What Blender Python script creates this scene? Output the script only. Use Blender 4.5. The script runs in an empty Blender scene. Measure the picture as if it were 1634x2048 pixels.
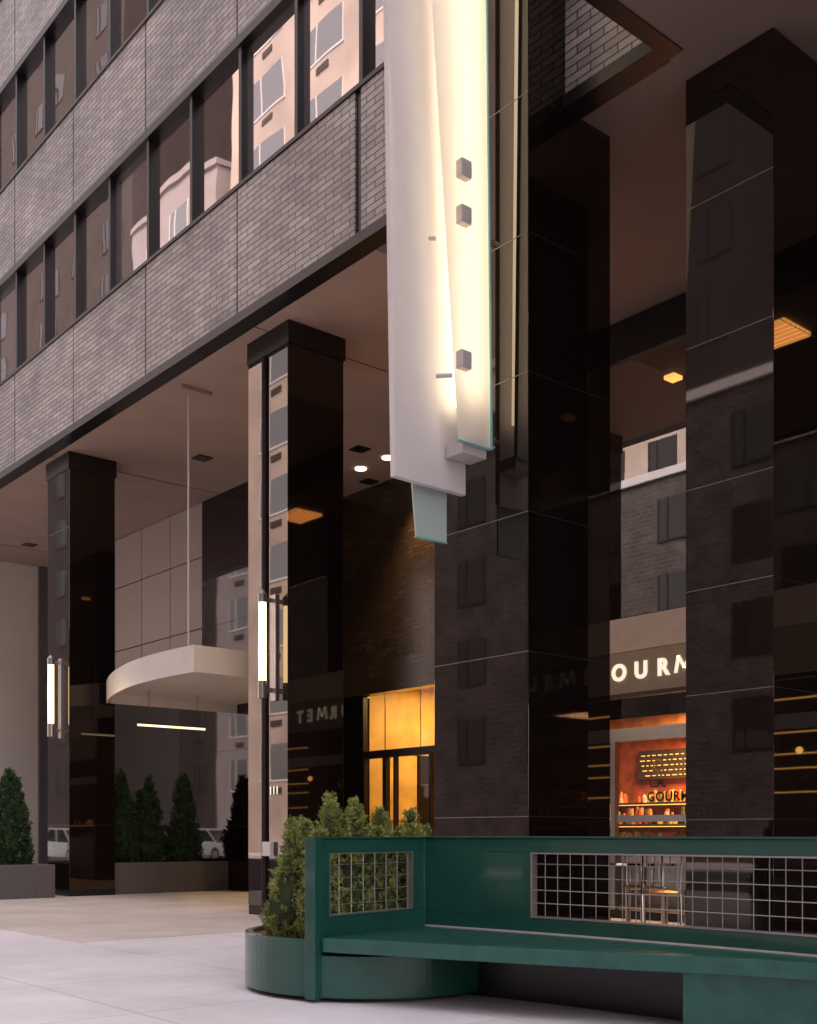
import bpy, math, random
import numpy as np
from mathutils import Vector
random.seed(7); np.random.seed(7)
S=bpy.context.scene
for a,b in (('view_transform','Standard'),('look','None')):
    setattr(S.view_settings,a,b)
S.view_settings.exposure=0

# ------------------------------------------------ materials
def new_mat(n):
    m=bpy.data.materials.new(n); m.use_nodes=True
    nt=m.node_tree; b=nt.nodes['Principled BSDF']; return m,nt,b
def N(nt,t,**k):
    n=nt.nodes.new(t)
    for a,v in k.items(): setattr(n,a,v)
    return n
def objcoord(nt,swap=None,scale=1.0):
    g=N(nt,'ShaderNodeNewGeometry')
    if not swap: return g.outputs['Position']
    s=N(nt,'ShaderNodeSeparateXYZ'); c=N(nt,'ShaderNodeCombineXYZ')
    nt.links.new(g.outputs['Position'],s.inputs[0])
    for i,ch in enumerate(swap):
        nt.links.new(s.outputs['XYZ'.index(ch)],c.inputs[i])
    return c.outputs[0]
def simple(n,col,rough=.5,metal=0,var=.12,vscale=6,ior=None,bump=0,bscale=60,emis=None,es=0,coat=0):
    m,nt,b=new_mat(n)
    no=N(nt,'ShaderNodeTexNoise'); no.inputs['Scale'].default_value=vscale; no.inputs['Detail'].default_value=6
    nt.links.new(objcoord(nt),no.inputs['Vector'])
    r=N(nt,'ShaderNodeValToRGB')
    r.color_ramp.elements[0].position=.3; r.color_ramp.elements[1].position=.7
    r.color_ramp.elements[0].color=[c*(1-var) for c in col]+[1]
    r.color_ramp.elements[1].color=[min(1,c*(1+var)) for c in col]+[1]
    nt.links.new(no.outputs[0],r.inputs[0]); nt.links.new(r.outputs[0],b.inputs['Base Color'])
    b.inputs['Roughness'].default_value=rough; b.inputs['Metallic'].default_value=metal
    if ior: b.inputs['IOR'].default_value=ior
    if coat: b.inputs['Coat Weight'].default_value=coat
    if bump:
        n2=N(nt,'ShaderNodeTexNoise'); n2.inputs['Scale'].default_value=bscale; n2.inputs['Detail'].default_value=4
        nt.links.new(objcoord(nt),n2.inputs['Vector'])
        bp=N(nt,'ShaderNodeBump'); bp.inputs['Strength'].default_value=bump; bp.inputs['Distance'].default_value=.02
        nt.links.new(n2.outputs[0],bp.inputs['Height']); nt.links.new(bp.outputs[0],b.inputs['Normal'])
    if emis:
        b.inputs['Emission Color'].default_value=list(emis)+[1]; b.inputs['Emission Strength'].default_value=es
    return m
def emit(n,col,s):
    return simple(n,col,.5,emis=col,es=s,var=.02)
def brick(n,c1,c2,mort,swap,bw=.3,rh=.075,ms=.007,rough=.4,bump=.5,ior=1.5,var=.35):
    m,nt,b=new_mat(n)
    t=N(nt,'ShaderNodeTexBrick'); t.inputs['Scale'].default_value=1
    t.inputs['Brick Width'].default_value=bw; t.inputs['Row Height'].default_value=rh
    t.inputs['Mortar Size'].default_value=ms; t.inputs['Mortar Smooth'].default_value=.1
    t.inputs['Color1'].default_value=list(c1)+[1]; t.inputs['Color2'].default_value=list(c2)+[1]
    t.inputs['Mortar'].default_value=list(mort)+[1]
    v=objcoord(nt,swap); nt.links.new(v,t.inputs['Vector'])
    no=N(nt,'ShaderNodeTexNoise'); no.inputs['Scale'].default_value=.9; no.inputs['Detail'].default_value=9; no.inputs['Roughness'].default_value=.72
    nt.links.new(objcoord(nt),no.inputs['Vector'])
    mr=N(nt,'ShaderNodeMapRange'); mr.inputs['From Min'].default_value=.3; mr.inputs['From Max'].default_value=.7
    mr.inputs['To Min'].default_value=1-var; mr.inputs['To Max'].default_value=1+var
    nt.links.new(no.outputs[0],mr.inputs['Value'])
    mx=N(nt,'ShaderNodeVectorMath',operation='SCALE')
    nt.links.new(t.outputs['Color'],mx.inputs[0]); nt.links.new(mr.outputs[0],mx.inputs['Scale'])
    nt.links.new(mx.outputs[0],b.inputs['Base Color'])
    b.inputs['Roughness'].default_value=rough; b.inputs['IOR'].default_value=ior
    bp=N(nt,'ShaderNodeBump'); bp.invert=True; bp.inputs['Strength'].default_value=bump; bp.inputs['Distance'].default_value=.01
    nt.links.new(t.outputs['Fac'],bp.inputs['Height']); nt.links.new(bp.outputs[0],b.inputs['Normal'])
    return m

def granite_mat(n,base=.0035,ior=1.9,rough=.015):
    m,nt,b=new_mat(n)
    no=N(nt,'ShaderNodeTexNoise'); no.inputs['Scale'].default_value=55; no.inputs['Detail'].default_value=6; no.inputs['Roughness'].default_value=.7
    nt.links.new(objcoord(nt),no.inputs['Vector'])
    r=N(nt,'ShaderNodeValToRGB'); e=r.color_ramp.elements
    e[0].position=.52; e[0].color=(base*1.3,base*.85,base*.8,1); e[1].position=.76; e[1].color=(base*8,base*4.8,base*4.0,1)
    nt.links.new(no.outputs[0],r.inputs[0]); nt.links.new(r.outputs[0],b.inputs['Base Color'])
    n2=N(nt,'ShaderNodeTexNoise'); n2.inputs['Scale'].default_value=.9; n2.inputs['Detail'].default_value=1
    nt.links.new(objcoord(nt),n2.inputs['Vector'])
    bp=N(nt,'ShaderNodeBump'); bp.inputs['Strength'].default_value=.05; bp.inputs['Distance'].default_value=.02
    nt.links.new(n2.outputs[0],bp.inputs['Height']); nt.links.new(bp.outputs[0],b.inputs['Normal'])
    b.inputs['Roughness'].default_value=rough; b.inputs['IOR'].default_value=ior
    b.inputs['Specular Tint'].default_value=(1,.88,.82,1)
    return m
M={}
M['granite']=granite_mat('polished_black_granite',base=.005,ior=1.62,rough=.025)
M['granite_hi']=granite_mat('mirror_polished_granite',base=.006,ior=2.1,rough=.015)
M['granite_joint']=simple('granite_joint',(.2,.17,.17),.6)
M['granite_joint_dk']=simple('granite_joint_shaded',(.03,.025,.025),.6)
M['black']=simple('black_metal',(.010,.008,.008),.35)
M['brick']=brick('facade_brick',(.46,.412,.402),(.30,.268,.265),(.055,.046,.045),'YZX',bump=.8,var=.42)
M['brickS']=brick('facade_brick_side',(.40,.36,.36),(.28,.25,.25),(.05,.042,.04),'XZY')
M['bronze']=brick('bronze_brick',(.055,.033,.018),(.035,.021,.012),(.015,.01,.007),'YZX',rough=.22,ior=1.7,bump=.4)
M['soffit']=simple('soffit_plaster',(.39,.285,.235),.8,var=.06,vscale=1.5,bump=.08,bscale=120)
M['soffit_shade']=simple('soffit_plaster_shaded',(.19,.135,.112),.8,var=.06,vscale=1.5,bump=.08,bscale=120)  # same plaster, with the near side's shade put into its colour
M['soffit_dk']=simple('soffit_line',(.12,.09,.08),.8)
M['panel']=simple('wall_panel_grey',(.42,.35,.31),.45,var=.04)
M['endwall']=simple('endwall_plaster',(.68,.62,.56),.7,var=.04,vscale=1)
M['steel']=simple('brushed_steel',(.45,.43,.42),.3,1,var=.05)
M['clamp']=simple('satin_aluminium',(.66,.60,.58),.5,.2,var=.05)
M['chrome']=simple('chrome',(.7,.68,.66),.12,1,var=.03)
M['wire']=simple('galvanised_wire',(.45,.42,.40),.35,.8,var=.05)
M['white']=simple('white_enamel',(.74,.69,.68),.4,var=.02)
M['canopyw']=simple('canopy_white',(.66,.60,.56),.4,var=.04,vscale=3)
M['green']=simple('green_painted_steel',(.011,.078,.058),.25,var=.14,vscale=3,coat=.3,bump=.03,bscale=30)
M['greenl']=simple('green_wood_slats',(.017,.104,.084),.3,var=.2,vscale=8,coat=.25)
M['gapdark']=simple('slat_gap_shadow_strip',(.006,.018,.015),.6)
M['kick']=simple('black_kickplate',(.01,.009,.009),.3)
M['mulch']=simple('bark_mulch',(.20,.10,.06),.9,var=.6,vscale=60,bump=.8,bscale=80)
M['planter']=simple('planter_stone',(.12,.105,.11),.7,var=.15,vscale=20)
M['glow']=emit('lamp_warm_white',(1,.72,.36),4.2)
M['shelfglow']=emit('shelf_light_amber',(1,.55,.14),1.6)
M['stripeglow']=emit('shelf_strip_lamp',(1,.50,.12),2.2)
M['pendglow']=emit('pendant_lamp_glow',(1,.50,.12),7)
M['tubeglow']=emit('fluorescent_tube',(1,.82,.55),6.5)
M['tubedim']=emit('fluorescent_tube_dim',(1,.78,.45),1.8)
M['troffer']=emit('ceiling_light_diffuser',(1,.47,.12),6.5)
M['lamp']=emit('downlight_lens',(1,.8,.55),4)
M['gold']=simple('golden_wood_panel',(.72,.45,.12),.5,var=.25,vscale=2)
M['dark']=simple('dark_interior',(.03,.018,.014),.8)
M['red']=simple('shop_red_wall',(.50,.12,.05),.6,var=.35)
M['orange']=simple('shop_orange_valance',(.65,.25,.07),.6,var=.3)
M['fascia']=simple('shop_fascia_bronze',(.38,.29,.20),.4,var=.08)
M['fascial']=simple('shop_fascia_light',(.70,.57,.44),.4,var=.05)
M['letter']=simple('sign_letter',(.9,.88,.8),.5,emis=(1,.90,.68),es=.8)
M['blk_letter']=simple('black_letter',(.02,.015,.015),.5)
M['teal']=simple('glass_edge_teal',(.22,.50,.48),.2,var=.05)
M['trunk']=simple('bark',(.06,.04,.03),.9)
M['tyre']=simple('tyre_rubber',(.02,.02,.02),.8)
M['carpaint']=simple('car_paint_white',(.75,.75,.76),.2,var=.02,coat=.8)

def glossmix(n,base,gcol,f0,rough=.01,transp=False,wav=.02):
    m,nt,b=new_mat(n)
    out=[x for x in nt.nodes if x.type=='OUTPUT_MATERIAL'][0]
    b.inputs['Base Color'].default_value=list(base)+[1]; b.inputs['Roughness'].default_value=.5
    b.inputs['Specular IOR Level'].default_value=0
    if transp:
        base_s=N(nt,'ShaderNodeBsdfTransparent'); base_s.inputs[0].default_value=list(base)+[1]
    else: base_s=b
    g=N(nt,'ShaderNodeBsdfGlossy'); g.inputs['Color'].default_value=list(gcol)+[1]; g.inputs['Roughness'].default_value=rough
    n2=N(nt,'ShaderNodeTexNoise'); n2.inputs['Scale'].default_value=.8; n2.inputs['Detail'].default_value=1.0
    nt.links.new(objcoord(nt),n2.inputs['Vector'])
    bp=N(nt,'ShaderNodeBump'); bp.inputs['Strength'].default_value=wav; bp.inputs['Distance'].default_value=.05
    nt.links.new(n2.outputs[0],bp.inputs['Height']); nt.links.new(bp.outputs[0],g.inputs['Normal'])
    lw=N(nt,'ShaderNodeLayerWeight'); lw.inputs['Blend'].default_value=.5
    pw=N(nt,'ShaderNodeMath',operation='POWER'); pw.inputs[1].default_value=5
    nt.links.new(lw.outputs['Facing'],pw.inputs[0])
    mr=N(nt,'ShaderNodeMapRange'); mr.inputs['To Min'].default_value=f0; mr.inputs['To Max'].default_value=1
    nt.links.new(pw.outputs[0],mr.inputs['Value'])
    mx=N(nt,'ShaderNodeMixShader'); nt.links.new(mr.outputs[0],mx.inputs[0])
    nt.links.new(base_s.outputs[0],mx.inputs[1]); nt.links.new(g.outputs[0],mx.inputs[2])
    nt.links.new(mx.outputs[0],out.inputs[0]); return m
M['win']=glossmix('tinted_window_glass',(.035,.02,.02),(1,.91,.88),.46,wav=.05)
M['blind']=glossmix('window_glass_with_blind',(.14,.11,.11),(1,.93,.92),.38,wav=.03)
M['shopglass']=glossmix('shop_glass',(.85,.8,.75),(1,.97,.94),.22,transp=True,wav=.01)
M['doorglass']=glossmix('door_glass',(.92,.9,.86),(1,1,1),.04,transp=True,wav=.01)
M['darkglass']=glossmix('dark_glass',(.008,.006,.006),(1,.97,.95),.06,wav=.02)
m,nt,b=new_mat('frosted_glass')
out=[x for x in nt.nodes if x.type=='OUTPUT_MATERIAL'][0]
tr=N(nt,'ShaderNodeBsdfTranslucent'); tr.inputs[0].default_value=(.98,.95,.91,1)
b.inputs['Base Color'].default_value=(.78,.77,.74,1); b.inputs['Roughness'].default_value=.25
mx=N(nt,'ShaderNodeMixShader'); mx.inputs[0].default_value=.72
nt.links.new(b.outputs[0],mx.inputs[1]); nt.links.new(tr.outputs[0],mx.inputs[2]); nt.links.new(mx.outputs[0],out.inputs[0])
M['frost']=m
m,nt,b=new_mat('frosted_glass_aqua')
b.inputs['Base Color'].default_value=(.50,.60,.58,1); b.inputs['Roughness'].default_value=.3
M['frostb']=m
def foliage(n,c0,c1):
    m,nt,b=new_mat(n)
    no=N(nt,'ShaderNodeTexNoise'); no.inputs['Scale'].default_value=9; no.inputs['Detail'].default_value=5
    nt.links.new(objcoord(nt),no.inputs['Vector'])
    r=N(nt,'ShaderNodeValToRGB'); e=r.color_ramp.elements
    e[0].position=.35; e[0].color=list(c0)+[1]; e[1].position=.68; e[1].color=list(c1)+[1]
    nt.links.new(no.outputs[0],r.inputs[0]); nt.links.new(r.outputs[0],b.inputs['Base Color'])
    b.inputs['Roughness'].default_value=.6
    return m
M['leafA']=foliage('spruce_needles',(.14,.18,.04),(.42,.44,.13))
M['leafB']=foliage('arborvitae_leaves',(.02,.045,.018),(.07,.12,.04))
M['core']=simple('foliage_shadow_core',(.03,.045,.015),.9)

# ------------------------------------------------ mesh helpers
def empty(n,loc=(0,0,0)):
    e=bpy.data.objects.new(n,None); S.collection.objects.link(e); e.location=(0,0,0); return e
def mesh(n,vs,fs,mat,parent=None,smooth=False,bevel=0):
    me=bpy.data.meshes.new(n); me.from_pydata(vs,[],fs); me.update()
    o=bpy.data.objects.new(n,me); S.collection.objects.link(o)
    if mat is not None: me.materials.append(M[mat] if isinstance(mat,str) else mat)
    if smooth:
        for p in me.polygons: p.use_smooth=True
    if bevel:
        b=o.modifiers.new('b','BEVEL'); b.width=bevel; b.segments=2; b.limit_method='ANGLE'
    if parent: o.parent=parent
    return o
BF=[(0,3,2,1),(4,5,6,7),(0,1,5,4),(1,2,6,5),(2,3,7,6),(3,0,4,7)]
class MB:
    def __init__(s): s.v=[]; s.f=[]
    def box(s,x0,x1,y0,y1,z0,z1):
        k=len(s.v)
        s.v+=[(x0,y0,z0),(x1,y0,z0),(x1,y1,z0),(x0,y1,z0),(x0,y0,z1),(x1,y0,z1),(x1,y1,z1),(x0,y1,z1)]
        s.f+=[tuple(i+k for i in f) for f in BF]
    def seg(s,p,q,w,z0,z1,off=0):
        d=Vector((q[0]-p[0],q[1]-p[1])); d.normalize(); n=Vector((-d.y,d.x))
        a=n*(off-w/2); b=n*(off+w/2); k=len(s.v)
        P=[(p[0]+a.x,p[1]+a.y),(q[0]+a.x,q[1]+a.y),(q[0]+b.x,q[1]+b.y),(p[0]+b.x,p[1]+b.y)]
        s.v+=[(x,y,z0) for x,y in P]+[(x,y,z1) for x,y in P]
        s.f+=[tuple(i+k for i in f) for f in BF]
    def prism(s,pts,z0,z1):
        k=len(s.v); n=len(pts)
        s.v+=[(x,y,z0) for x,y in pts]+[(x,y,z1) for x,y in pts]
        s.f.append(tuple(k+i for i in range(n))[::-1]); s.f.append(tuple(k+n+i for i in range(n)))
        for i in range(n):
            j=(i+1)%n; s.f.append((k+i,k+j,k+n+j,k+n+i))
    def prismx(s,pts,x0,x1):
        k=len(s.v); n=len(pts)
        s.v+=[(x0,y,z) for y,z in pts]+[(x1,y,z) for y,z in pts]
        s.f.append(tuple(k+i for i in range(n))[::-1]); s.f.append(tuple(k+n+i for i in range(n)))
        for i in range(n):
            j=(i+1)%n; s.f.append((k+i,k+j,k+n+j,k+n+i))
    def tube(s,p,q,r,n=8,r2=None):
        p=Vector(p);q=Vector(q);d=(q-p).normalized()
        u=d.orthogonal().normalized(); w=d.cross(u); k=len(s.v)
        for c,rr in ((p,r),(q,r if r2 is None else r2)):
            for i in range(n):
                a=2*math.pi*i/n; s.v.append(tuple(c+u*rr*math.cos(a)+w*rr*math.sin(a)))
        for i in range(n):
            j=(i+1)%n; s.f.append((k+i,k+j,k+n+j,k+n+i))
        s.f.append(tuple(k+i for i in range(n))[::-1]); s.f.append(tuple(k+n+i for i in range(n)))
    def ribbon(s,pts,w,z0,z1,off=0):
        k=len(s.v); n=len(pts); P=[Vector(p) for p in pts]
        for i in range(n):
            a=P[max(0,i-1)]; b=P[min(n-1,i+1)]; d=(b-a).normalized(); nn=Vector((-d.y,d.x))
            l=P[i]+nn*(off-w/2); r=P[i]+nn*(off+w/2)
            s.v+=[(l.x,l.y,z0),(r.x,r.y,z0),(r.x,r.y,z1),(l.x,l.y,z1)]
        for i in range(n-1):
            a=k+4*i; b=a+4
            for j in range(4):
                jj=(j+1)%4; s.f.append((a+j,a+jj,b+jj,b+j))
        s.f.append((k,k+3,k+2,k+1)); e=k+4*(n-1); s.f.append((e,e+1,e+2,e+3))
    def make(s,n,mat,parent=None,**k): return mesh(n,s.v,s.f,mat,parent,**k)
def box(n,x0,x1,y0,y1,z0,z1,mat,parent=None,bevel=0):
    b=MB(); b.box(x0,x1,y0,y1,z0,z1); return b.make(n,mat,parent,bevel=bevel)
def pane(n,x,y0,y1,z0,z1,mat,parent):
    return mesh(n,[(x,y0,z0),(x,y0,z1),(x,y1,z1),(x,y1,z0)],[(0,1,2,3)],mat,parent)
def sph(n,c,r,mat,parent):
    v=[];f=[];R=8;K=14
    for i in range(R+1):
        for j in range(K):
            a=math.pi*i/R; t=2*math.pi*j/K
            v.append((c[0]+r*math.sin(a)*math.cos(t),c[1]+r*math.sin(a)*math.sin(t),c[2]+r*math.cos(a)))
    for i in range(R):
        for j in range(K):
            f.append((i*K+j,(i+1)*K+j,(i+1)*K+(j+1)%K,i*K+(j+1)%K))
    return mesh(n,v,f,mat,parent,smooth=True)
def interp(pts,n):
    P=[Vector(p) for p in pts]; P=[P[0]*2-P[1]]+P+[P[-1]*2-P[-2]]; out=[]
    m=len(pts)-1
    for k in range(n+1):
        t=k/n*m; i=min(int(t),m-1); u=t-i; a,b,c,d=P[i:i+4]
        out.append(tuple(.5*((2*b)+(c-a)*u+(2*a-5*b+4*c-d)*u*u+(3*b-a-3*c+d)*u**3)))
    return out
def text(n,body,size,loc,rot,mat,parent,ext=.006,sp=1.0,bold=0):
    c=bpy.data.curves.new(n,'FONT'); c.body=body; c.size=size; c.extrude=ext; c.space_character=sp; c.offset=bold
    o=bpy.data.objects.new(n,c); S.collection.objects.link(o); o.location=loc; o.rotation_euler=rot
    c.materials.append(M[mat]); o.parent=parent; return o
FACE_STREET=(math.pi/2,0,-math.pi/2)

H=1.05; SO=7.45; XF=7.48
# ------------------------------------------------ ground
m,nt,b=new_mat('asphalt')
no=N(nt,'ShaderNodeTexNoise'); no.inputs['Scale'].default_value=40
nt.links.new(objcoord(nt),no.inputs['Vector'])
r=N(nt,'ShaderNodeValToRGB'); r.color_ramp.elements[0].color=(.035,.035,.037,1); r.color_ramp.elements[1].color=(.075,.075,.075,1)
nt.links.new(no.outputs[0],r.inputs[0]); nt.links.new(r.outputs[0],b.inputs['Base Color']); b.inputs['Roughness'].default_value=.85
M['asphalt']=m
def slab(n,col,mort,bw,rh,ms,var,rough=.75):
    m=brick(n,col,[c*.93 for c in col],mort,'XYZ',bw=bw,rh=rh,ms=ms,rough=rough,bump=.2,var=var)
    nt=m.node_tree
    bt=[x for x in nt.nodes if x.type=='TEX_BRICK'][0]; bt.offset=0
    return m
M['pave']=slab('sidewalk_concrete',(.66,.63,.66),(.42,.39,.40),1.52,1.52,.006,.17)
M['plaza']=slab('plaza_concrete',(.56,.50,.465),(.38,.34,.32),2.5,2.5,.006,.18)
mesh('road',[(-300,-300,-.14),(300,-300,-.14),(300,400,-.14),(-300,400,-.14)],[(0,1,2,3)],'asphalt')
box('sidewalk',-1.5,40,-60,120,-.16,0,'pave',bevel=.02)
box('kerb',-1.68,-1.503,-60,120,-.16,-.004,'planter',bevel=.02)
box('plaza_paving',4.6,40,10.4,60,-.1,.004,'plaza')
box('sidewalk',-20,-14,-60,160,-.16,0,'pave')
b=MB()
for y in range(-40,110,6): b.box(-8.05,-7.93,y,y+3,-.139,-.134)
b.make('lane_marking','white')

# ------------------------------------------------ office building
B=empty('office_building')
fl=3.47
bricks=MB(); win=MB(); bl=MB(); blk=MB(); seam=MB()
Y0,Y1=5.0,42.0
for k in range(0,4):
    zb=7.57+fl*k; zt=9.15+fl*k
    blk.box(XF-.03,XF+.2,5.76,Y1,zb-.12,zb)
    blk.box(XF-.02,XF+.2,5.76,Y1,zt,zt+.05)
    js=[5.76,7.2,9.75]+[9.75+2.475*i for i in range(1,14)]
    for a,c in zip(js[:-1],js[1:]):
        g=.055 if abs(a-9.75)<.01 else .036
        g2=.055 if abs(c-9.75)<.01 else .0
        bricks.box(XF,XF+.15,a+g,c-g2,zb,zt)
    blk.box(XF+.025,XF+.18,5.8,Y1,zb,zt)
    y=9.70-1.2375*3
    i=0
    while y<Y1-1.3:
        tgt=bl if (k in(0,) and i in (7,)) or random.random()<.06 else win
        dx=random.uniform(-.003,.003)
        q=len(tgt.v); x=XF+.09
        tgt.v+=[(x+dx,y+.03,zt+.05),(x-dx,y+1.2375-.03,zt+.05),(x-dx,y+1.2375-.03,zb+fl-.12),(x+dx,y+.03,zb+fl-.12)]
        tgt.f.append((q+3,q+2,q+1,q))
        blk.box(XF+.0,XF+.14,y-.032,y+.032,zt+.05,zb+fl-.12)
        blk.box(XF+.03,XF+.13,y+.032,y+1.2055,zt+.05,zt+.10)
        y+=1.2375; i+=1
bricks.make('spandrel_brick','brick',B); win.make('window_panes','win',B); bl.make('window_panes_blinds','blind',B)
blk.make('black_trim_and_mullions','black',B)
box('wall_backing',XF+.16,26,5.9,Y1,SO+.3,21.4,'dark',B)
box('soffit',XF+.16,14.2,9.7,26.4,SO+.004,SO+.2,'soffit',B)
box('soffit_near',XF+.16,14.2,-40,9.7,SO+.006,SO+.2,'soffit_shade',B)
b=MB()
for yy in (12.15,18.55,24.9): b.box(XF+.2,13,yy-.008,yy+.008,SO-.002,SO+.01)
b.make('soffit_joints','soffit_dk',B)
box('near_wing_soffit',6.0,XF+.159,-40,5.60,SO+.004,SO+.2,'soffit_shade',B)
b=MB(); b.box(5.9,XF-.04,5.60,5.75,SO-.01,SO+.35); b.box(5.80,5.9,-40,5.75,SO-.01,SO+.35)
b.box(XF-.04,XF+.16,5.60,5.755,SO-.008,SO+.3)
b.make('near_wing_trim','black',B)
box('near_wing_brick',5.95,XF-.05,-40,5.7,SO+.36,21,'brickS',B)
b=MB(); 
for (x,y) in ((9.67,16.95),(11.45,14.87),(12.63,16.13),(9.64,24.5)): b.box(x-.13,x+.13,y-.13,y+.13,SO-.015,SO+.01)
b.make('soffit_vents','black',B)
for i,(x,y) in enumerate(((12.07,15.65),(12.07,14.9))):
    pts=[(x+.10*math.cos(a*math.pi/8),y+.10*math.sin(a*math.pi/8)) for a in range(16)]
    b=MB(); b.prism(pts,SO-.02,SO+.01); b.make('downlight_%d'%i,'lamp',B)
box('granite_back_wall',10.95,11.4,17.5,19.2,0,SO,'granite',B)
b=MB()
for z in (1.2,2.6,3.8,5.0,6.2): b.box(10.947,10.96,17.5,19.2,z-.003,z+.003)
b.make('granite_back_wall_joints','granite_joint_dk',B)
b=MB()
ys=[19.2,20.48,21.73,22.98,24.23,25.48,26.4]; zs=[3.9,5.02,6.39,SO]
for a,c in zip(ys[:-1],ys[1:]):
    for d,e in zip(zs[:-1],zs[1:]): b.box(10.95,11.02,a+.012,c-.012,d+.012,e-.012)
b.make('panel_cladding','panel',B)
box('panel_backing',11.0,11.4,19.2,26.4,3.9,SO,'dark',B)
box('lobby_glass',11.0,11.05,19.2,26.4,0,3.9,'darkglass',B)
box('recess_side_wall',10.96,13,17.3,17.5,0,SO,'granite',B)
box('end_wall',7.62,10.95,26.4,26.8,0,SO,'endwall',B)
box('end_wall_reveal',10.6,10.94,26.3,26.39,0,SO,'planter',B)
box('entrance_wall',12.85,13.05,12.2,17.3,4.2,SO,'bronze',B)
box('entrance_wall_side',12.85,13.05,16.65,17.3,0,3.62,'granite',B)
box('entrance_wall_near',12.85,13.05,12.2,13.6,0,3.62,'granite',B)
box('entrance_header',12.80,13.04,12.2,17.3,3.62,4.198,'bronze',B)
b=MB()
b.box(12.86,12.96,13.6,16.65,2.44,2.58)
for y,w in ((16.6,.06),(15.98,.10),(15.7,.04),(14.72,.06),(14.2,.05)): b.box(12.86,12.96,y-w/2,y+w/2,0,2.44)
b.box(12.86,12.96,16.60,16.65,2.58,3.62); b.box(12.87,12.95,13.6,16.6,0,.12)
b.make('entrance_door_frames','black',B)
pane('entrance_door_glass',12.91,13.6,16.6,.12,3.62,'doorglass',B)
b=MB(); b.box(13.06,17,17.0,17.1,0,4.0); b.box(16.9,17.0,12.3,17.0,0,4.0); b.box(13.06,17,12.3,12.4,0,4.0)
b.make('lobby_gold_walls','gold',B)
b=MB()
for x in (13.7,14.6,15.5): b.box(x,x+.008,16.985,17.01,0,4.0)
for z in (1.3,2.6): b.box(13.06,16.9,16.986,17.01,z,z+.008)
b.make('lobby_panel_seams','bronze',B)
box('lobby_ceiling',13.06,17,12.3,17.1,4.0,4.1,'endwall',B)
b=MB(); b.box(14.2,14.26,14.9,14.96,0,2.5); b.box(14.2,14.26,15.9,15.96,0,2.5); b.box(14.2,14.26,14.9,15.96,2.5,2.6)
b.box(13.6,14.2,15.9,15.93,0,2.5); b.make('revolving_door_frame','black',B)

# shop
sx=11.1
box('shop_ceiling',11.2,17,-40,12.0,7.05,7.15,'dark',B)
box('shop_floor',11.2,17,-40,12,.0,.03,'dark',B)
box('shop_side_wall',11.1,12.85,12.0,12.2,0,SO,'granite',B)
box('shop_side_wall_inner',12.85,17,12.0,12.2,0,SO,'dark',B)
box('shop_back_wall_upper',16.0,16.1,-40,12,3,7.05,'dark',B)
box('shop_back_wall_top',14.7,16.0,-40,12,2.95,3.0,'dark',B)
box('shop_back_wall',14.6,14.7,5,12,0,2.94,'red',B)
box('shop_back_wall_dark',14.6,14.7,-40,5,0,2.94,'dark',B)
pane('shop_glass_upper',sx+.01,-40,12,3.75,SO,'shopglass',B)
pane('shop_glass_lower',sx+.01,-40,12,.1,2.78,'doorglass',B)
b=MB(); b.box(sx-.03,sx+.08,-40,12,6.95,7.44)
for y in (11.9,4.8,1.4,-2,-6,-10): b.box(sx-.02,sx+.07,y-.04,y+.04,.1,6.95)
b.box(sx-.02,sx+.07,-40,12,0,.1)
b.make('shop_mullions','black',B)
box('shop_fascia',sx-.06,sx+.04,3,12,2.79,3.30,'fascia',B)
box('shop_fascia_upper',sx-.08,sx+.04,3,12,3.305,3.72,'fascial',B)
box('shop_fascia_drip',sx-.07,sx+.05,3,12,2.74,2.787,'black',B)
box('shop_door_header',sx-.04,sx+.06,3,12,2.2,2.36,'steel',B)
box('shop_push_bar',sx-.05,sx-.02,7.6,9.1,1.2,1.28,'steel',B)
b=MB(); b.box(sx-.03,sx+.05,9.15,9.22,.1,2.2); b.make('shop_door_stile','steel',B)
for ch,y in zip('GOURMET',(9.38,9.05,8.71,8.38,8.07,7.72,7.42)):
    if ch=='M':
        b=MB(); z0=2.96
        for (u0,w0),(u1,w1) in (((-.125,0),(-.085,.2)),((-.085,.2),(0,.05)),((0,.05),(.085,.2)),((.085,.2),(.125,0))):
            t=.02
            b.prismx([(y-u0+t,z0+w0),(y-u0-t,z0+w0),(y-u1-t,z0+w1),(y-u1+t,z0+w1)],sx-.08,sx-.062)
        b.make('letter_M','letter',B); continue
    o=text('letter_'+ch,ch,.28,(sx-.07,y,2.96),FACE_STREET,'letter',B,.01,bold=.010)
    o.data.align_x='CENTER'
text('door_text_upper','L.A.',.15,(sx-.012,8.62,1.62),FACE_STREET,'blk_letter',B,.002,bold=.004)
text('door_text_lower','GOURMET',.16,(sx-.012,8.66,1.45),FACE_STREET,'blk_letter',B,.002,1.1,bold=.004)
b=MB()
for i in range(20):
    a=2*math.pi*i/20;a2=2*math.pi*(i+1)/20
    b.tube((sx-.012,8.5+.06*math.cos(a),1.88+.07*math.sin(a)),(sx-.012,8.5+.06*math.cos(a2),1.88+.07*math.sin(a2)),.012,5)
b.make('door_emblem','gold',B)
b=MB()
for y in (-1.0,2.4,5.9): 
    for j in range(6): b.box(11.75+.1*j,11.83+.1*j,y-.35,y+.35,6.99,7.04)
b.make('ceiling_light_louvre','troffer',B)
b=MB()
for j in range(5): b.box(12.05+.04*j,12.073+.04*j,8.98,9.14,6.99,7.04)
b.make('ceiling_light_small','shelfglow',B)
b=MB()
for z in (1.18,1.52): b.box(14.2,14.58,5,12,z,z+.025)
b.box(13.0,13.02,6,11.9,0,1.0); b.box(13.0,13.6,6,11.9,.98,1.0); b.box(13.0,13.6,6,11.9,1.28,1.30)
b.make('shop_counter','steel',B)
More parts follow.
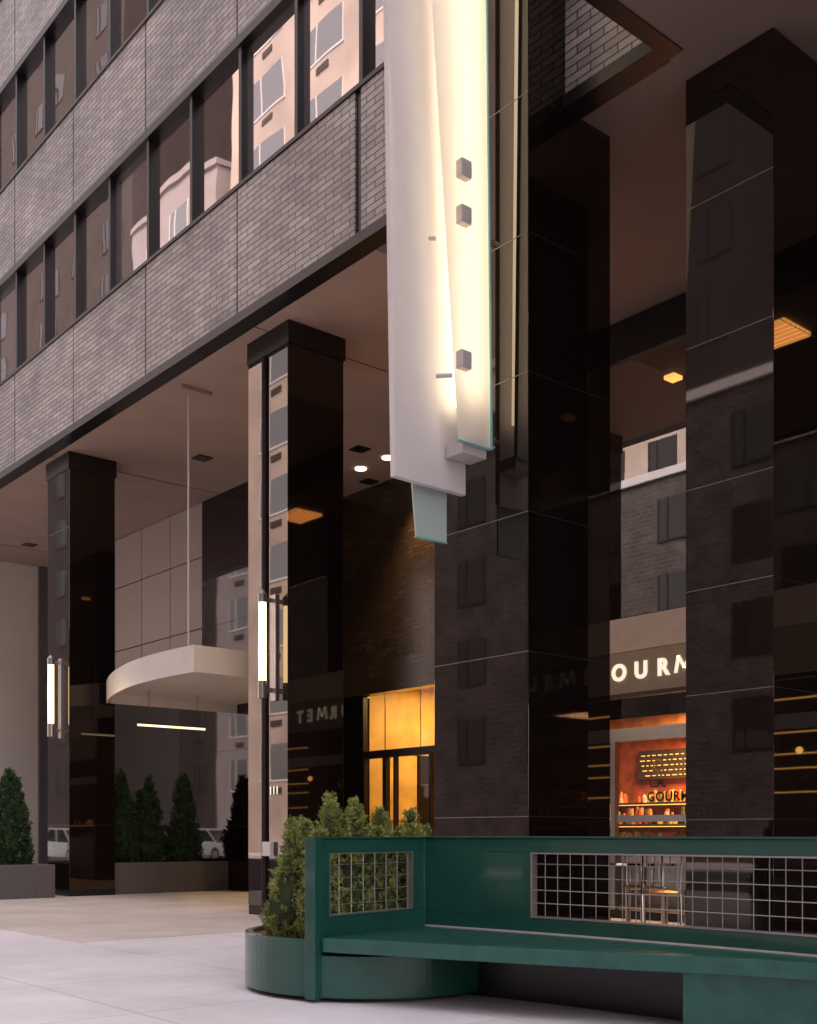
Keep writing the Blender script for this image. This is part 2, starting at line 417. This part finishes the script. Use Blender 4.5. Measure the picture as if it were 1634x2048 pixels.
box('shop_valance',14.3,14.5,5,12,2.62,2.9,'orange',B)
cols=[(.7,.14,.04),(.75,.42,.06),(.45,.22,.08),(.65,.45,.25),(.35,.06,.03),(.20,.22,.06)]
for ci,c in enumerate(cols):
    M['g%d'%ci]=simple('goods_%d'%ci,c,.35,var=.3,vscale=30)
    b=MB()
    for z in (1.205,1.545):
        for i in range(30):
            y=random.uniform(5,11.9); r_=random.uniform(.02,.045); h=random.uniform(.05,.15)
            x=random.uniform(14.25,14.5)
            b.tube((x,y,z),(x,y,z+h),r_,8); b.tube((x,y,z+h),(x,y,z+h+.05),r_*.9,8,r_*.35)
    for i in range(46):
        y=random.uniform(6.05,11.8); x=random.uniform(13.05,13.5); r_=random.uniform(.03,.07)
        b.tube((x,y,1.0),(x,y,1.0+r_*.8),r_,8,r_*.75); b.tube((x,y,1.0+r_*.8),(x,y,1.0+r_*1.3),r_*.75,8,r_*.2)
    for i in range(10):
        y=random.uniform(6.1,11.8); x=random.uniform(13.1,13.5); r_=random.uniform(.02,.05); h=random.uniform(.06,.16)
        b.tube((x,y,1.30),(x,y,1.30+h),r_,8,r_*.8)
    b.make('shop_goods_%d'%ci,'g%d'%ci,B)
box('menu_board',14.5,14.59,9.6,11.5,1.92,2.38,'trunk',B)
b=MB()
for r_ in range(5):
    y=9.65
    while y<11.4:
        w=random.uniform(.02,.09); b.box(14.49,14.5,y,y+w,1.97+.08*r_,1.982+.08*r_); y+=w+.05
b.make('menu_writing','shelfglow',B)
b=MB()
for z in (1.16,1.50): b.box(14.19,14.205,5,12,z,z+.01)
b.box(13.03,13.05,6,11.9,1.265,1.28); b.box(14.25,14.3,5,12,2.60,2.615)
b.make('counter_lights','shelfglow',B)
b=MB()
for z in (2.92,2.62,2.45,2.15,1.95,1.62): b.box(14.1,14.15,-3,3.2,z,z+.02)
b.make('shelf_strip_lights','stripeglow',B)
sph('pendant_lamp',(12.5,2.5,2.07),.045,'pendglow',B); sph('pendant_lamp_2',(12.3,5.9,2.1),.045,'pendglow',B)

# ------------------------------------------------ granite columns
def column(n,x0,x1,y0,y1,z1,js,cap=True,mat='granite'):
    e=empty(n)
    box('shaft',x0,x1,y0,y1,0,z1,mat,e,bevel=.006)
    mb=MB(); md=MB()
    for z in js:
        mb.box(x0-.0015,x0+.01,y0+.004,y1-.004,z-.0035,z+.0035)
        md.box(x0+.004,x1-.004,y0-.0015,y0+.01,z-.002,z+.002)
    mb.make('joints_street','granite_joint',e); md.make('joints_side','granite_joint_dk',e)
    if cap: box('capital',x0-.02,x1+.02,y0-.02,y1+.02,z1-.28,z1,'black',e)
    box('plinth',x0-.004,x1+.004,y0-.004,y1+.004,0,.12,'black',e)
    return e
c1=column('granite_column',7.80,8.62,18.09,19.0,SO,[1.2,6.2])
c2=column('granite_column',7.90,8.75,11.71,12.63,SO,[1.2])
b=MB(); b.box(7.885,7.899,11.715,12.625,.13,7.16); b.make('street_face_slab','granite_hi',c2)
c4=column('granite_column',7.97,8.85,4.98,5.82,SO,[1.17,2.22,3.1,3.96,5.16,6.34],cap=False)
column('granite_column',7.97,8.85,-1.4,-.5,SO,[1.17,2.22,3.1],cap=False)
column('granite_column',7.97,8.85,-7.8,-6.9,SO,[1.17,2.22,3.1],cap=False)
py=column('granite_pylon',7.01,8.09,6.74,7.96,14,[1.2,2.62,3.82,5.02,6.22,7.42,8.6],cap=False)
M['conduit']=simple('dark_bronze',(.035,.022,.02),.4,.6)
b=MB(); b.tube((7.868,12.22,.1),(7.868,12.22,7.15),.035,10); b.make('conduit','conduit',c2)
box('small_sign_box',7.82,7.884,12.02,12.20,.77,.95,'white',c2,bevel=.008)
text('number_111','111',.15,(7.880,12.13,1.55),FACE_STREET,'letter',c2,.003)

def sconce(x,y,zb,zt,xface,s=1):
    e=empty('wall_sconce')
    r=.052*s
    b=MB(); b.tube((x,y,zb+.22),(x,y,zt-.17),r*.95,16); o=b.make('lamp_tube','glow',e,smooth=False)
    b=MB(); b.tube((x,y,zt-.17),(x,y,zt-.06),r*1.12,16); b.tube((x,y,zb),(x,y,zb+.22),r*1.12,16)
    k=len(b.v)
    for i in range(16):
        a=2*math.pi*i/16; b.v.append((x+r*1.12*math.cos(a),y+r*1.12*math.sin(a),zt-.06))
    b.v.append((x,y,zt)); b.f+=[(k+i,k+(i+1)%16,k+16) for i in range(16)]
    b.box(x+r*1.0,xface-.03,y-.015,y+.015,zb+.08,zb+.14); b.box(x+r*1.0,xface-.03,y-.015,y+.015,zt-.15,zt-.10)
    b.box(xface-.03,xface-.002,y-.06,y+.06,zb-.02,zt-.05)
    b.make('metal_body','steel',e)
    return e
sconce(7.70,12.0,2.75,4.12,7.884); sconce(7.62,18.42,2.69,4.07,7.80)

# ------------------------------------------------ entrance canopy
C=empty('entrance_canopy')
arc=interp([(7.71,13.7),(7.66,14.6),(7.73,15.6),(7.92,16.5),(8.13,17.2),(8.42,17.95)],40)
b=MB(); b.ribbon(arc,.05,3.27,3.64); b.make('curved_fascia','canopyw',C)
b=MB(); b.box(7.73,9.7,13.70,13.76,3.27,3.64); b.box(8.46,10.94,17.90,17.95,3.27,3.64); b.make('side_fascia','canopyw',C)
b=MB(); b.prism([(x+.03,y) for x,y in arc[2:-2]]+[(10.9,17.85),(10.9,16.2),(9.65,13.8)],3.42,3.6); b.make('deck','canopyw',C)
b=MB(); b.tube((8.1,14.6,3.6),(8.1,14.6,SO-.05),.014,8); b.make('hanger_rod','canopyw',C)
box('ceiling_plate',7.85,8.35,14.35,14.85,SO-.05,SO,'soffit',C)
L=empty('fluorescent_light')
b=MB(); b.tube((8.5,17.0,2.84),(9.75,17.0,2.84),.018,8); b.make('tube','tubedim',L)
b=MB(); b.box(8.48,9.77,16.985,17.015,2.860,2.875); b.tube((8.7,17,2.87),(8.7,17,3.42),.004,6); b.tube((9.6,17,2.87),(9.6,17,3.42),.004,6); b.make('housing','black',L)

# ------------------------------------------------ blade sign
G=empty('blade_sign')
def quad_panel(n,pts,y0,y1,mat,parent,bevel=0):
    v=[(x,y0,z) for x,z in pts]+[(x,y1,z) for x,z in pts]; k=len(pts)
    f=[tuple(range(k)),tuple(range(k,2*k))[::-1]]+[(i,i+k,(i+1)%k+k,(i+1)%k) for i in range(k)]
    return mesh(n,v,f,mat,parent,bevel=bevel)
quad_panel('white_panel',[(5.99,4.05),(6.80,4.04),(6.80,12),(5.83,12)],7.30,7.36,'white',G,bevel=.004)
mesh('front_glass_panel',[(6.47,7.04,4.39),(6.85,7.04,4.39),(6.74,7.04,12),(5.83,7.04,12)],[(0,1,2,3)],'frost',G)
quad_panel('front_glass_edge',[(6.85,4.385),(6.862,4.385),(6.752,12),(6.74,12)],7.02,7.058,'teal',G)
quad_panel('front_glass_bottom_edge',[(6.468,4.378),(6.85,4.378),(6.85,4.389),(6.468,4.389)],7.022,7.056,'teal',G)
quad_panel('rear_glass_panel',[(6.34,3.63),(6.69,3.63),(6.69,4.6),(6.24,4.6)],7.43,7.45,'frostb',G)
quad_panel('rear_glass_edge',[(6.335,3.62),(6.695,3.62),(6.695,3.632),(6.335,3.632)],7.425,7.455,'teal',G)
b=MB()
b.tube((6.60,7.20,4.75),(6.50,7.20,8.5),.02,8); b.tube((6.50,7.20,8.5),(6.42,7.20,11.8),.02,8)
b.tube((6.72,7.20,4.75),(6.64,7.20,11.8),.02,8)
b.make('fluorescent_tubes','tubeglow',G)
b=MB()
for z in (6.66,6.27,5.05): b.box(6.43,6.55,6.95,7.03,z-.075,z+.075)
b.make('glass_clamps','clamp',G,bevel=.012)
b=MB()
b.tube((6.36,7.20,4.95),(6.46,7.10,4.95),.02,8)
b.tube((6.31,7.24,6.12),(6.36,7.20,6.12),.018,8)
for z in (4.6,6.4,9): b.tube((6.8,7.33,z),(7.01,7.33,z),.03,8)
b.box(6.55,6.83,7.07,7.28,4.31,4.42)
b.make('brackets','clamp',G)

# ------------------------------------------------ stone planters with arborvitae
P=empty('stone_planter')
b=MB(); b.box(3.6,7.5,17.95,18.12,0,.55); b.box(3.6,3.75,18.12,20.4,0,.55); b.box(3.75,7.5,20.25,20.4,0,.55); b.box(7.35,7.5,18.12,20.25,0,.55)
b.make('walls','planter',P,bevel=.01)
box('soil',3.7,7.4,18.1,20.3,.3,.47,'mulch',P)
P2=empty('stone_planter')
b=MB(); b.box(8.64,10.94,18.2,18.35,0,.55); b.box(8.64,8.8,18.35,20.4,0,.55); b.box(8.8,10.94,20.25,20.4,0,.55)
b.make('walls','planter',P2,bevel=.01)
box('soil',8.7,10.94,18.3,20.3,.3,.47,'mulch',P2)

def leaves(tufts,mat,name,parent,L=(.03,.06),W=(.006,.012),per=2500,upb=.8,lobes=3):
    V=[];F=[]
    for (cx,cy,z0,r,h) in tufts:
        n=int(per*max(.3,(r*h)/(.25*.6)))
        ph=random.random()*6; 
        nb=max(8,int(n/40))
        for _ in range(nb):
            t=np.random.rand()**1.15; a=np.random.rand()*2*math.pi
            prof=(1-t)**.75*(.55+.45*min(1,t*5+.3))
            R=r*prof*(1+.18*math.sin(lobes*a+ph+5*t))*np.random.uniform(.72,1.12)
            c=np.array([cx+R*math.cos(a),cy+R*math.sin(a),z0+h*t])
            out=np.array([math.cos(a),math.sin(a),upb])+np.random.normal(0,.25,3); out/=np.linalg.norm(out)
            K=40
            s=np.random.rand(K,1)
            base=c+out*(s-.6)*L[1]*2.2+np.random.normal(0,L[0]*.35,(K,3))
            d=out*.9+np.random.normal(0,.55,(K,3)); d/=np.linalg.norm(d,axis=1,keepdims=True)
            l=np.random.uniform(L[0],L[1],(K,1))*(1.2-s*.6); w=np.random.uniform(W[0],W[1],(K,1))
            sd=np.cross(d,np.random.normal(0,1,(K,3))); sd/=np.linalg.norm(sd,axis=1,keepdims=True)+1e-6
            i=len(V)
            tri=np.stack([base-sd*w,base+sd*w,base+d*l],axis=1).reshape(-1,3)
            V+=tri.tolist(); F+=[(i+3*q,i+3*q+1,i+3*q+2) for q in range(K)]
    return mesh(name,V,F,mat,parent)
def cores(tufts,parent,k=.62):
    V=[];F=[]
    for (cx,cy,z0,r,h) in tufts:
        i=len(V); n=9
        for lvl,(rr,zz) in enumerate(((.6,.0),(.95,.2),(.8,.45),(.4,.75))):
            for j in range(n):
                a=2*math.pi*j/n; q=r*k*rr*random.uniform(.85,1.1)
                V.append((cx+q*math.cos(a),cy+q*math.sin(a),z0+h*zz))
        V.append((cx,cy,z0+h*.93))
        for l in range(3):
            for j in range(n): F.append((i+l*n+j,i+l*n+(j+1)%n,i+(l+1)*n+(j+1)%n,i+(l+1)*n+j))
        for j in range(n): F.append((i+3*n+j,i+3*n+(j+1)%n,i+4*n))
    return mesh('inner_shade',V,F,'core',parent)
def arbor(x,y,r,h):
    e=empty('arborvitae_tree')
    b=MB(); b.tube((x,y,.4),(x,y,.4+h*.6),.03,8); b.make('trunk','trunk',e)
    t=[(x,y,.45,r,h)]+[(x+random.uniform(-.15,.15),y+random.uniform(-.15,.15),.5,r*.8,h*random.uniform(.65,.95)) for _ in range(4)]
    leaves(t,'leafB','foliage',e,L=(.04,.08),W=(.010,.018),per=2200,upb=1.6)
    cores(t,e)
for x,y,r,h in ((7.05,18.75,.33,1.65),(6.45,18.8,.34,1.55),(5.8,18.8,.34,1.7),
                (9.05,18.8,.36,1.7),(9.65,18.85,.34,1.6),(10.3,18.8,.36,1.7)): arbor(x,y,r,h)

# ------------------------------------------------ curved bench + round planter
K=empty('curved_bench')
E0=Vector((4.07,5.76)); B0=Vector((5.23,6.05))
back=interp([(5.23,6.05),(5.37,5.12),(5.46,4.2),(5.50,3.2),(5.46,2.0)],64)
Yb=[p[1] for p in back]
isp=min(range(65),key=lambda i:abs(Yb[i]-5.12)); iend=min(range(65),key=lambda i:abs(Yb[i]-2.2))
b=MB()
b.ribbon(back,.05,.93,1.02)
b.ribbon(back,.05,.30,.505)
b.ribbon(back[:isp+1],.05,.505,.93)
b.ribbon(back[iend:],.05,.505,.93)
b.make('back_frame','green',K,bevel=.004)
b=MB()
b.ribbon(back,.075,1.02,1.035); b.make('back_cap','green',K,bevel=.004)
def P_(s): return tuple(E0+(B0-E0)*s)
b=MB()
b.seg(P_(0),P_(1.0),.05,.93,1.018); b.seg(P_(0.03),P_(1.0),.05,.30,.53)
b.seg(P_(0.0),P_(.105),.05,.53,.93); b.seg(P_(.86),P_(.99),.05,.53,.93)
b.make('end_frame','green',K,bevel=.004)
b=MB(); b.seg(P_(-.03),P_(.035),.085,0.02,1.022); b.seg(P_(.035),P_(.14),.06,0.02,.30); b.seg(P_(.965),P_(1.03),.07,.3,1.03); b.make('posts','green',K,bevel=.006)
b=MB(); b.seg(P_(-.03),P_(1.0),.075,1.0185,1.033); b.make('end_cap','green',K,bevel=.004)
w=MB()
pts=back[isp:iend+1]
def alongs(pl,step):
    out=[];acc=0;nxt=step
    for a,c in zip(pl[:-1],pl[1:]):
        a=Vector(a);c=Vector(c);l=(c-a).length
        while acc+l>=nxt: out.append(tuple(a+(c-a)*((nxt-acc)/l))); nxt+=step
        acc+=l
    return out
for p in alongs(pts,.098): w.tube((p[0],p[1],.505),(p[0],p[1],.93),.003,6)
for z in (.60,.685,.77,.855):
    for a,c in zip(pts[::4],pts[4::4]): w.tube((a[0]-.006,a[1],z),(c[0]-.006,c[1],z),.003,6)
ep=[P_(s) for s in (.105,.86)]
for p in alongs([ep[0],ep[1]],.125): w.tube((p[0],p[1],.53),(p[0],p[1],.93),.003,6)
for z in (.60,.685,.77,.855): w.tube((ep[0][0],ep[0][1]-.006,z),(ep[1][0],ep[1][1]-.006,z),.003,6)
w.make('steel_mesh','wire',K)
b=MB()
for z0,z1 in ((.505,.515),(.920,.93)): b.ribbon(pts,.058,z0,z1)
b.seg(pts[0],(pts[0][0]+.002,pts[0][1]-.012),.058,.515,.920)
e0,e1=ep
b.seg(e0,e1,.058,.53,.539); b.seg(e0,e1,.058,.921,.93); b.seg(P_(.105),P_(.112),.058,.539,.921); b.seg(P_(.853),P_(.86),.058,.539,.921)
b.make('steel_insert_frames','wire',K)
front=interp([(4.12,5.72),(4.30,5.25),(4.55,4.60),(4.84,3.90),(5.12,3.30),(5.28,2.6),(5.28,2.0)],64)
inner=[ (p[0]-.03,p[1]) for p in back]
b=MB(); b.ribbon(front,.04,.315,.405,off=-.0); b.make('seat_fascia','greenl',K,bevel=.005)
ns=10
def slats(name,mat,u0,u1,za,zb):
    b=MB()
    for s in range(ns):
        t0=(s+u0)/ns; t1=min(1,(s+u1)/ns)
        k=len(b.v)
        for i in range(65):
            f=Vector(front[i])+Vector((.022,0)); q=Vector(inner[i])
            a=f+(q-f)*t0; c=f+(q-f)*t1
            for p in (a,c):
                lim=5.76+.25*(p.x-4.07)-.035
                if p.y>lim: p.y=lim
            b.v+=[(a.x,a.y,za),(c.x,c.y,za),(c.x,c.y,zb),(a.x,a.y,zb)]
        for i in range(64):
            A=k+4*i;Bq=A+4
            for j in range(4): b.f.append((A+j,A+(j+1)%4,Bq+(j+1)%4,Bq+j))
    b.make(name,mat,K)
slats('seat_slats','greenl',.12,.70,.36,.404)
slats('seat_slat_gap_shade','gapdark',.705,1.115,.36,.402)  # dark strips fill the slat gaps, standing in for the shade there
b=MB(); b.ribbon([(x-.012,y) for x,y in inner[1:]],.014,.404,.414); b.make('seat_rear_highlight','clamp',K)  # pale strip stands in for the highlight along the rear seat edge
b=MB(); k=0
for i in range(65):
    f=Vector(front[i])+Vector((.02,0)); q=Vector(inner[i])
    for p in (f,q):
        lim=5.76+.25*(p.x-4.07)-.03
        if p.y>lim: p.y=lim
    b.v+=[(f.x,f.y,.335),(q.x,q.y,.335)]
for i in range(64): b.f.append((2*i,2*i+1,2*i+3,2*i+2))
b.make('seat_underpan','kick',K)
b=MB(); b.ribbon([(p[0]-.28+.12*i/64,p[1]) for i,p in enumerate(back)][6:],.04,0.0,.34); b.make('kickplate','kick',K)
fb=[(x+.05,y) for x,y in front if y<3.70]
b=MB(); b.prism(fb+[(5.45,2.0),(5.45,3.72)],0.015,.314); b.make('support_box','greenl',K,bevel=.006)

R=empty('round_planter')
cx,cy,RR=4.86,6.17,.85
def arcp(a0,a1,r,n=48): return [(cx+r*math.cos(math.radians(a0+(a1-a0)*i/n)),cy+r*math.sin(math.radians(a0+(a1-a0)*i/n))) for i in range(n+1)]
b=MB(); b.ribbon(arcp(-14,208,RR),.055,.03,.39); b.make('rim_wall','green',R,bevel=.006)
b=MB(); b.ribbon(arcp(208,346,RR),.05,.03,.29); b.make('lower_wall','green',R)
b=MB(); b.prism(arcp(0,353,RR-.07),0,.04); b.make('base','kick',R)
b=MB(); b.prism(arcp(-8,204,RR-.02),.05,.36); b.make('mulch','mulch',R)
SH=empty('dwarf_spruce_shrub')
tf=[]
for x,y,r,h in ((4.46,6.24,.26,.72),(4.55,6.55,.27,.80),(4.78,6.27,.25,.93),(4.90,6.62,.27,.86),(5.05,6.33,.25,.88),
                (5.25,6.55,.24,.84),(5.38,6.32,.24,.88),(4.62,6.15,.2,.70),(4.30,6.38,.2,.58),(4.95,6.20,.2,.74),(4.38,6.10,.2,.64),
                (5.20,6.25,.2,.74),(5.62,6.50,.22,.76),(4.70,6.45,.2,1.0),(5.15,6.75,.22,.84),(4.62,6.34,.18,.93),(4.36,6.42,.18,.80)):
    y=max(y,5.76+.25*(x-4.07)+r*1.05+.03)
    tf.append((x,y,.34,r,h))
leaves(tf,'leafA','foliage',SH,L=(.018,.04),W=(.0035,.0065),per=9500,upb=1.0,lobes=4)
cores(tf,SH,.72)
b=MB()
for t in tf: b.tube((t[0],t[1],.3),(t[0],t[1],.6),.015,6)
b.make('stems','trunk',SH)

# ------------------------------------------------ cafe table + chairs
def cafe_chair(x,y,a):
    e=empty('cafe_chair'); b=MB(); ca,sa=math.cos(a),math.sin(a)
    def T(u,v,z): return (x+u*ca-v*sa,y+u*sa+v*ca,z)
    for u in (-.2,.2):
        b.tube(T(u,-.2,0),T(u,-.19,.45),.013); b.tube(T(u,.22,0),T(u,.19,.45),.013); b.tube(T(u,.19,.45),T(u,.24,.86),.013)
        b.tube(T(u,-.19,.45),T(u,.19,.45),.013)
    b.tube(T(-.2,-.19,.45),T(.2,-.19,.45),.013); b.tube(T(-.2,.24,.86),T(.2,.24,.86),.013)
    for i in range(5): b.tube(T(-.16+.08*i,.195,.5),T(-.16+.08*i,.237,.86),.006)
    for i in range(8): b.tube(T(-.2,-.17+.05*i,.462),T(.2,-.17+.05*i,.462),.014,6)
    b.make('frame','chrome',e)
def cafe_table(x,y):
    e=empty('cafe_table'); b=MB()
    b.prism([(x+.36*math.cos(i*math.pi/16),y+.36*math.sin(i*math.pi/16)) for i in range(32)],.72,.745)
    b.tube((x,y,.03),(x,y,.72),.03,12)
    for i in range(4):
        a=i*math.pi/2+.4; b.tube((x,y,.06),(x+.3*math.cos(a),y+.3*math.sin(a),.015),.018)
    b.make('table','chrome',e)
cafe_table(9.6,7.55); cafe_chair(9.2,7.1,2.6); cafe_chair(9.95,7.0,-2.4); cafe_chair(9.3,8.1,.3); cafe_chair(10.1,7.9,-.8)

# ------------------------------------------------ parked cars in the street (seen reflected in the granite)
M['carglass']=glossmix('car_window_glass',(.02,.02,.02),(1,1,1),.12)
def car(x,y,z=-.14):
    e=empty('parked_car'); hw=.86
    body=[(-2.2,.32),(-2.25,.55),(-2.1,.78),(-1.3,.86),(1.0,.92),(2.05,.86),(2.25,.7),(2.25,.4),(2.15,.28),(-2.1,.26)]
    b=MB(); b.prismx([(y+u,z+w) for u,w in body],x-hw,x+hw); b.make('body','carpaint',e,bevel=.05)
    cab=[(-1.25,.85),(-.55,1.36),(.75,1.40),(1.55,.90)]
    b=MB(); b.prismx([(y+u,z+w) for u,w in cab],x-hw+.12,x+hw-.12); b.make('cabin_glass','carglass',e,bevel=.03)
    b=MB(); b.prismx([(y-.6,z+1.35),(y-.45,z+1.42),(y+.7,z+1.45),(y+.85,z+1.38)],x-hw+.1,x+hw-.1)
    for u0,w0,u1,w1 in ((-1.25,.86,-.55,1.38),(.1,.9,.12,1.4),(1.55,.9,.75,1.41)):
        for sx_ in (-1,1): b.tube((x+sx_*(hw-.115),y+u0,z+w0),(x+sx_*(hw-.115),y+u1,z+w1),.03,6)
    b.make('roof_and_pillars','carpaint',e)
    b=MB()
    for u in (-1.4,1.4):
        for sx_ in (-1,1): b.tube((x+sx_*(hw-.2),y+u,z+.32),(x+sx_*(hw+.01),y+u,z+.32),.32,20)
    b.make('tyres','tyre',e)
    b=MB()
    for u in (-1.4,1.4):
        for sx_ in (-1,1): b.tube((x+sx_*(hw),y+u,z+.32),(x+sx_*(hw+.02),y+u,z+.32),.19,16)
    b.make('hub_caps','steel',e)
    b=MB()
    for sx_ in (-.62,.62): b.box(x+sx_-.15,x+sx_+.15,y-2.28,y-2.2,z+.58,z+.7)
    b.make('headlamps','chrome',e)
car(-3.0,42.5); car(-3.0,49.5)

# ------------------------------------------------ buildings across the street
M['beige']=simple('apartment_brick_beige',(.52,.41,.345),.85,var=.2,vscale=.35)
M['mauve']=simple('mauve_masonry',(.34,.29,.285),.85,var=.1,vscale=.5)
M['brown']=simple('brown_masonry',(.040,.027,.024),.85,var=.2,vscale=.5)
M['dkbrick']=brick('dark_grey_brick',(.10,.08,.078),(.07,.057,.055),(.13,.11,.10),'YZX',bw=.5,rh=.2,ms=.02,rough=.8,ior=1.3)
M['owin']=glossmix('apartment_window',(.10,.09,.09),(1,1,1),.25,wav=.1)
M['dwin']=glossmix('dark_building_window',(.03,.025,.025),(1,1,1),.04,wav=.1)
def bldg(n,x,y0,y1,z1,mat,sy,sz,ww,wh,z0=4.0,depth=10,ac=True,frame='white'):
    e=empty(n); box('walls',x-depth,x,y0,y1,-.1,z1,mat,e)
    w=MB(); f=MB(); v=MB()
    y=y0+sy*.5
    while y<y1-ww*.5:
        z=z0
        while z+wh<z1-.8:
            w.box(x-.1,x+.02,y-ww/2,y+ww/2,z,z+wh)
            f.box(x-.1,x+.05,y-ww/2-.08,y+ww/2+.08,z-.1,z); f.box(x-.1,x+.05,y-.04+ww*.2,y+.04+ww*.2,z,z+wh); f.box(x-.1,x+.045,y-ww/2-.06,y-ww/2,z,z+wh); f.box(x-.1,x+.045,y+ww/2,y+ww/2+.06,z,z+wh)
            if ac: v.box(x-.1,x+.06,y-.5,y+.5,z-.75,z-.42)
            z+=sz
        y+=sy
    w.make('windows','owin' if ac else 'dwin',e); f.make('window_frames',frame,e); 
    if ac: v.make('air_conditioner_grilles','trunk',e)
    box('parapet',x-depth,x+.15,y0-.1,y1+.1,z1,z1+.35,'white' if mat=='dkbrick' else mat,e)
    return e
bldg('apartment_building',-18,38,55.7,62,'beige',5.3,3.6,3.0,1.9)
bldg('apartment_building',-18,57.5,68,40,'mauve',5,3.6,2.2,2.0)
bldg('dark_brick_building',-18,68.1,150,60,'brown',4.5,3.6,1.6,1.9,ac=False,frame='brown')
bldg('grey_brick_building',-18,-60,37.5,16.6,'dkbrick',4.0,3.3,1.5,1.8,ac=False,frame='black')
bldg('penthouse_building',-20,30.6,36,21,'beige',3,3.4,1.5,1.6,z0=17.6,depth=3,ac=False,frame='black')
bldg('dark_brick_building',-24,-60,37.5,44,'brown',4.5,3.6,1.6,1.9,z0=18,ac=False,frame='brown')

# ------------------------------------------------ lamps
def light(n,t,loc,e,col,**k):
    l=bpy.data.lights.new(n,t); l.energy=e; l.color=col
    for a,v in k.items(): setattr(l,a,v)
    o=bpy.data.objects.new(n,l); S.collection.objects.link(o); o.location=loc; return o
light('lobby_ceiling_lamp','AREA',(14.6,15.4,3.9),150,(1,.66,.30),size=1.5)
light('downlight_lamp','SPOT',(12.5,14.75,SO-.05),620,(1,.68,.32),spot_size=1.5,spot_blend=.9,shadow_soft_size=.1)
light('downlight_lamp','SPOT',(12.07,15.65,SO-.05),70,(1,.68,.35),spot_size=1.2,spot_blend=.8,shadow_soft_size=.1)
light('shop_ceiling_lamp','AREA',(13.7,9.6,2.9),260,(1,.60,.30),size=1.2)
light('wall_sconce_lamp','POINT',(7.50,12.0,3.4),22,(1,.68,.36),shadow_soft_size=.1)
light('wall_sconce_lamp','POINT',(7.42,18.42,3.4),22,(1,.68,.36),shadow_soft_size=.1)

# ------------------------------------------------ sky, sun
el=math.radians(52); 
sd=Vector((.80,-.45,0)).normalized()*math.cos(el); sd.z=math.sin(el)
W=bpy.data.worlds.new('World'); S.world=W; W.use_nodes=True; nt=W.node_tree
sky=nt.nodes.new('ShaderNodeTexSky'); sky.sky_type='NISHITA'; sky.sun_disc=False; sky.sun_elevation=el
sky.sun_rotation=math.atan2(sd.x,sd.y); sky.air_density=1.0; sky.dust_density=4
hs=nt.nodes.new('ShaderNodeHueSaturation'); hs.inputs['Saturation'].default_value=.3
mxc=nt.nodes.new('ShaderNodeMixRGB'); mxc.blend_type='MULTIPLY'; mxc.inputs[0].default_value=1; mxc.inputs[2].default_value=(1,.90,.88,1)
bg=nt.nodes['Background']; bg.inputs[1].default_value=.74
nt.links.new(sky.outputs[0],hs.inputs['Color']); nt.links.new(hs.outputs[0],mxc.inputs[1]); nt.links.new(mxc.outputs[0],bg.inputs[0])
sun=bpy.data.lights.new('sun','SUN'); sun.energy=2.0; sun.angle=math.radians(6); sun.color=(1,.92,.84)
so=bpy.data.objects.new('sun',sun); S.collection.objects.link(so); so.rotation_euler=sd.to_track_quat('Z','Y').to_euler()

# ------------------------------------------------ camera
cam=bpy.data.cameras.new('camera'); co=bpy.data.objects.new('camera',cam); S.collection.objects.link(co)
co.location=(0,0,H); co.rotation_euler=(math.pi/2,0,-math.atan2(.6436,.7653))
cam.sensor_width=36; cam.lens=36*2256/2048; cam.shift_y=(1668-1024)/2048; cam.clip_end=1000; cam.clip_start=.05
S.camera=co
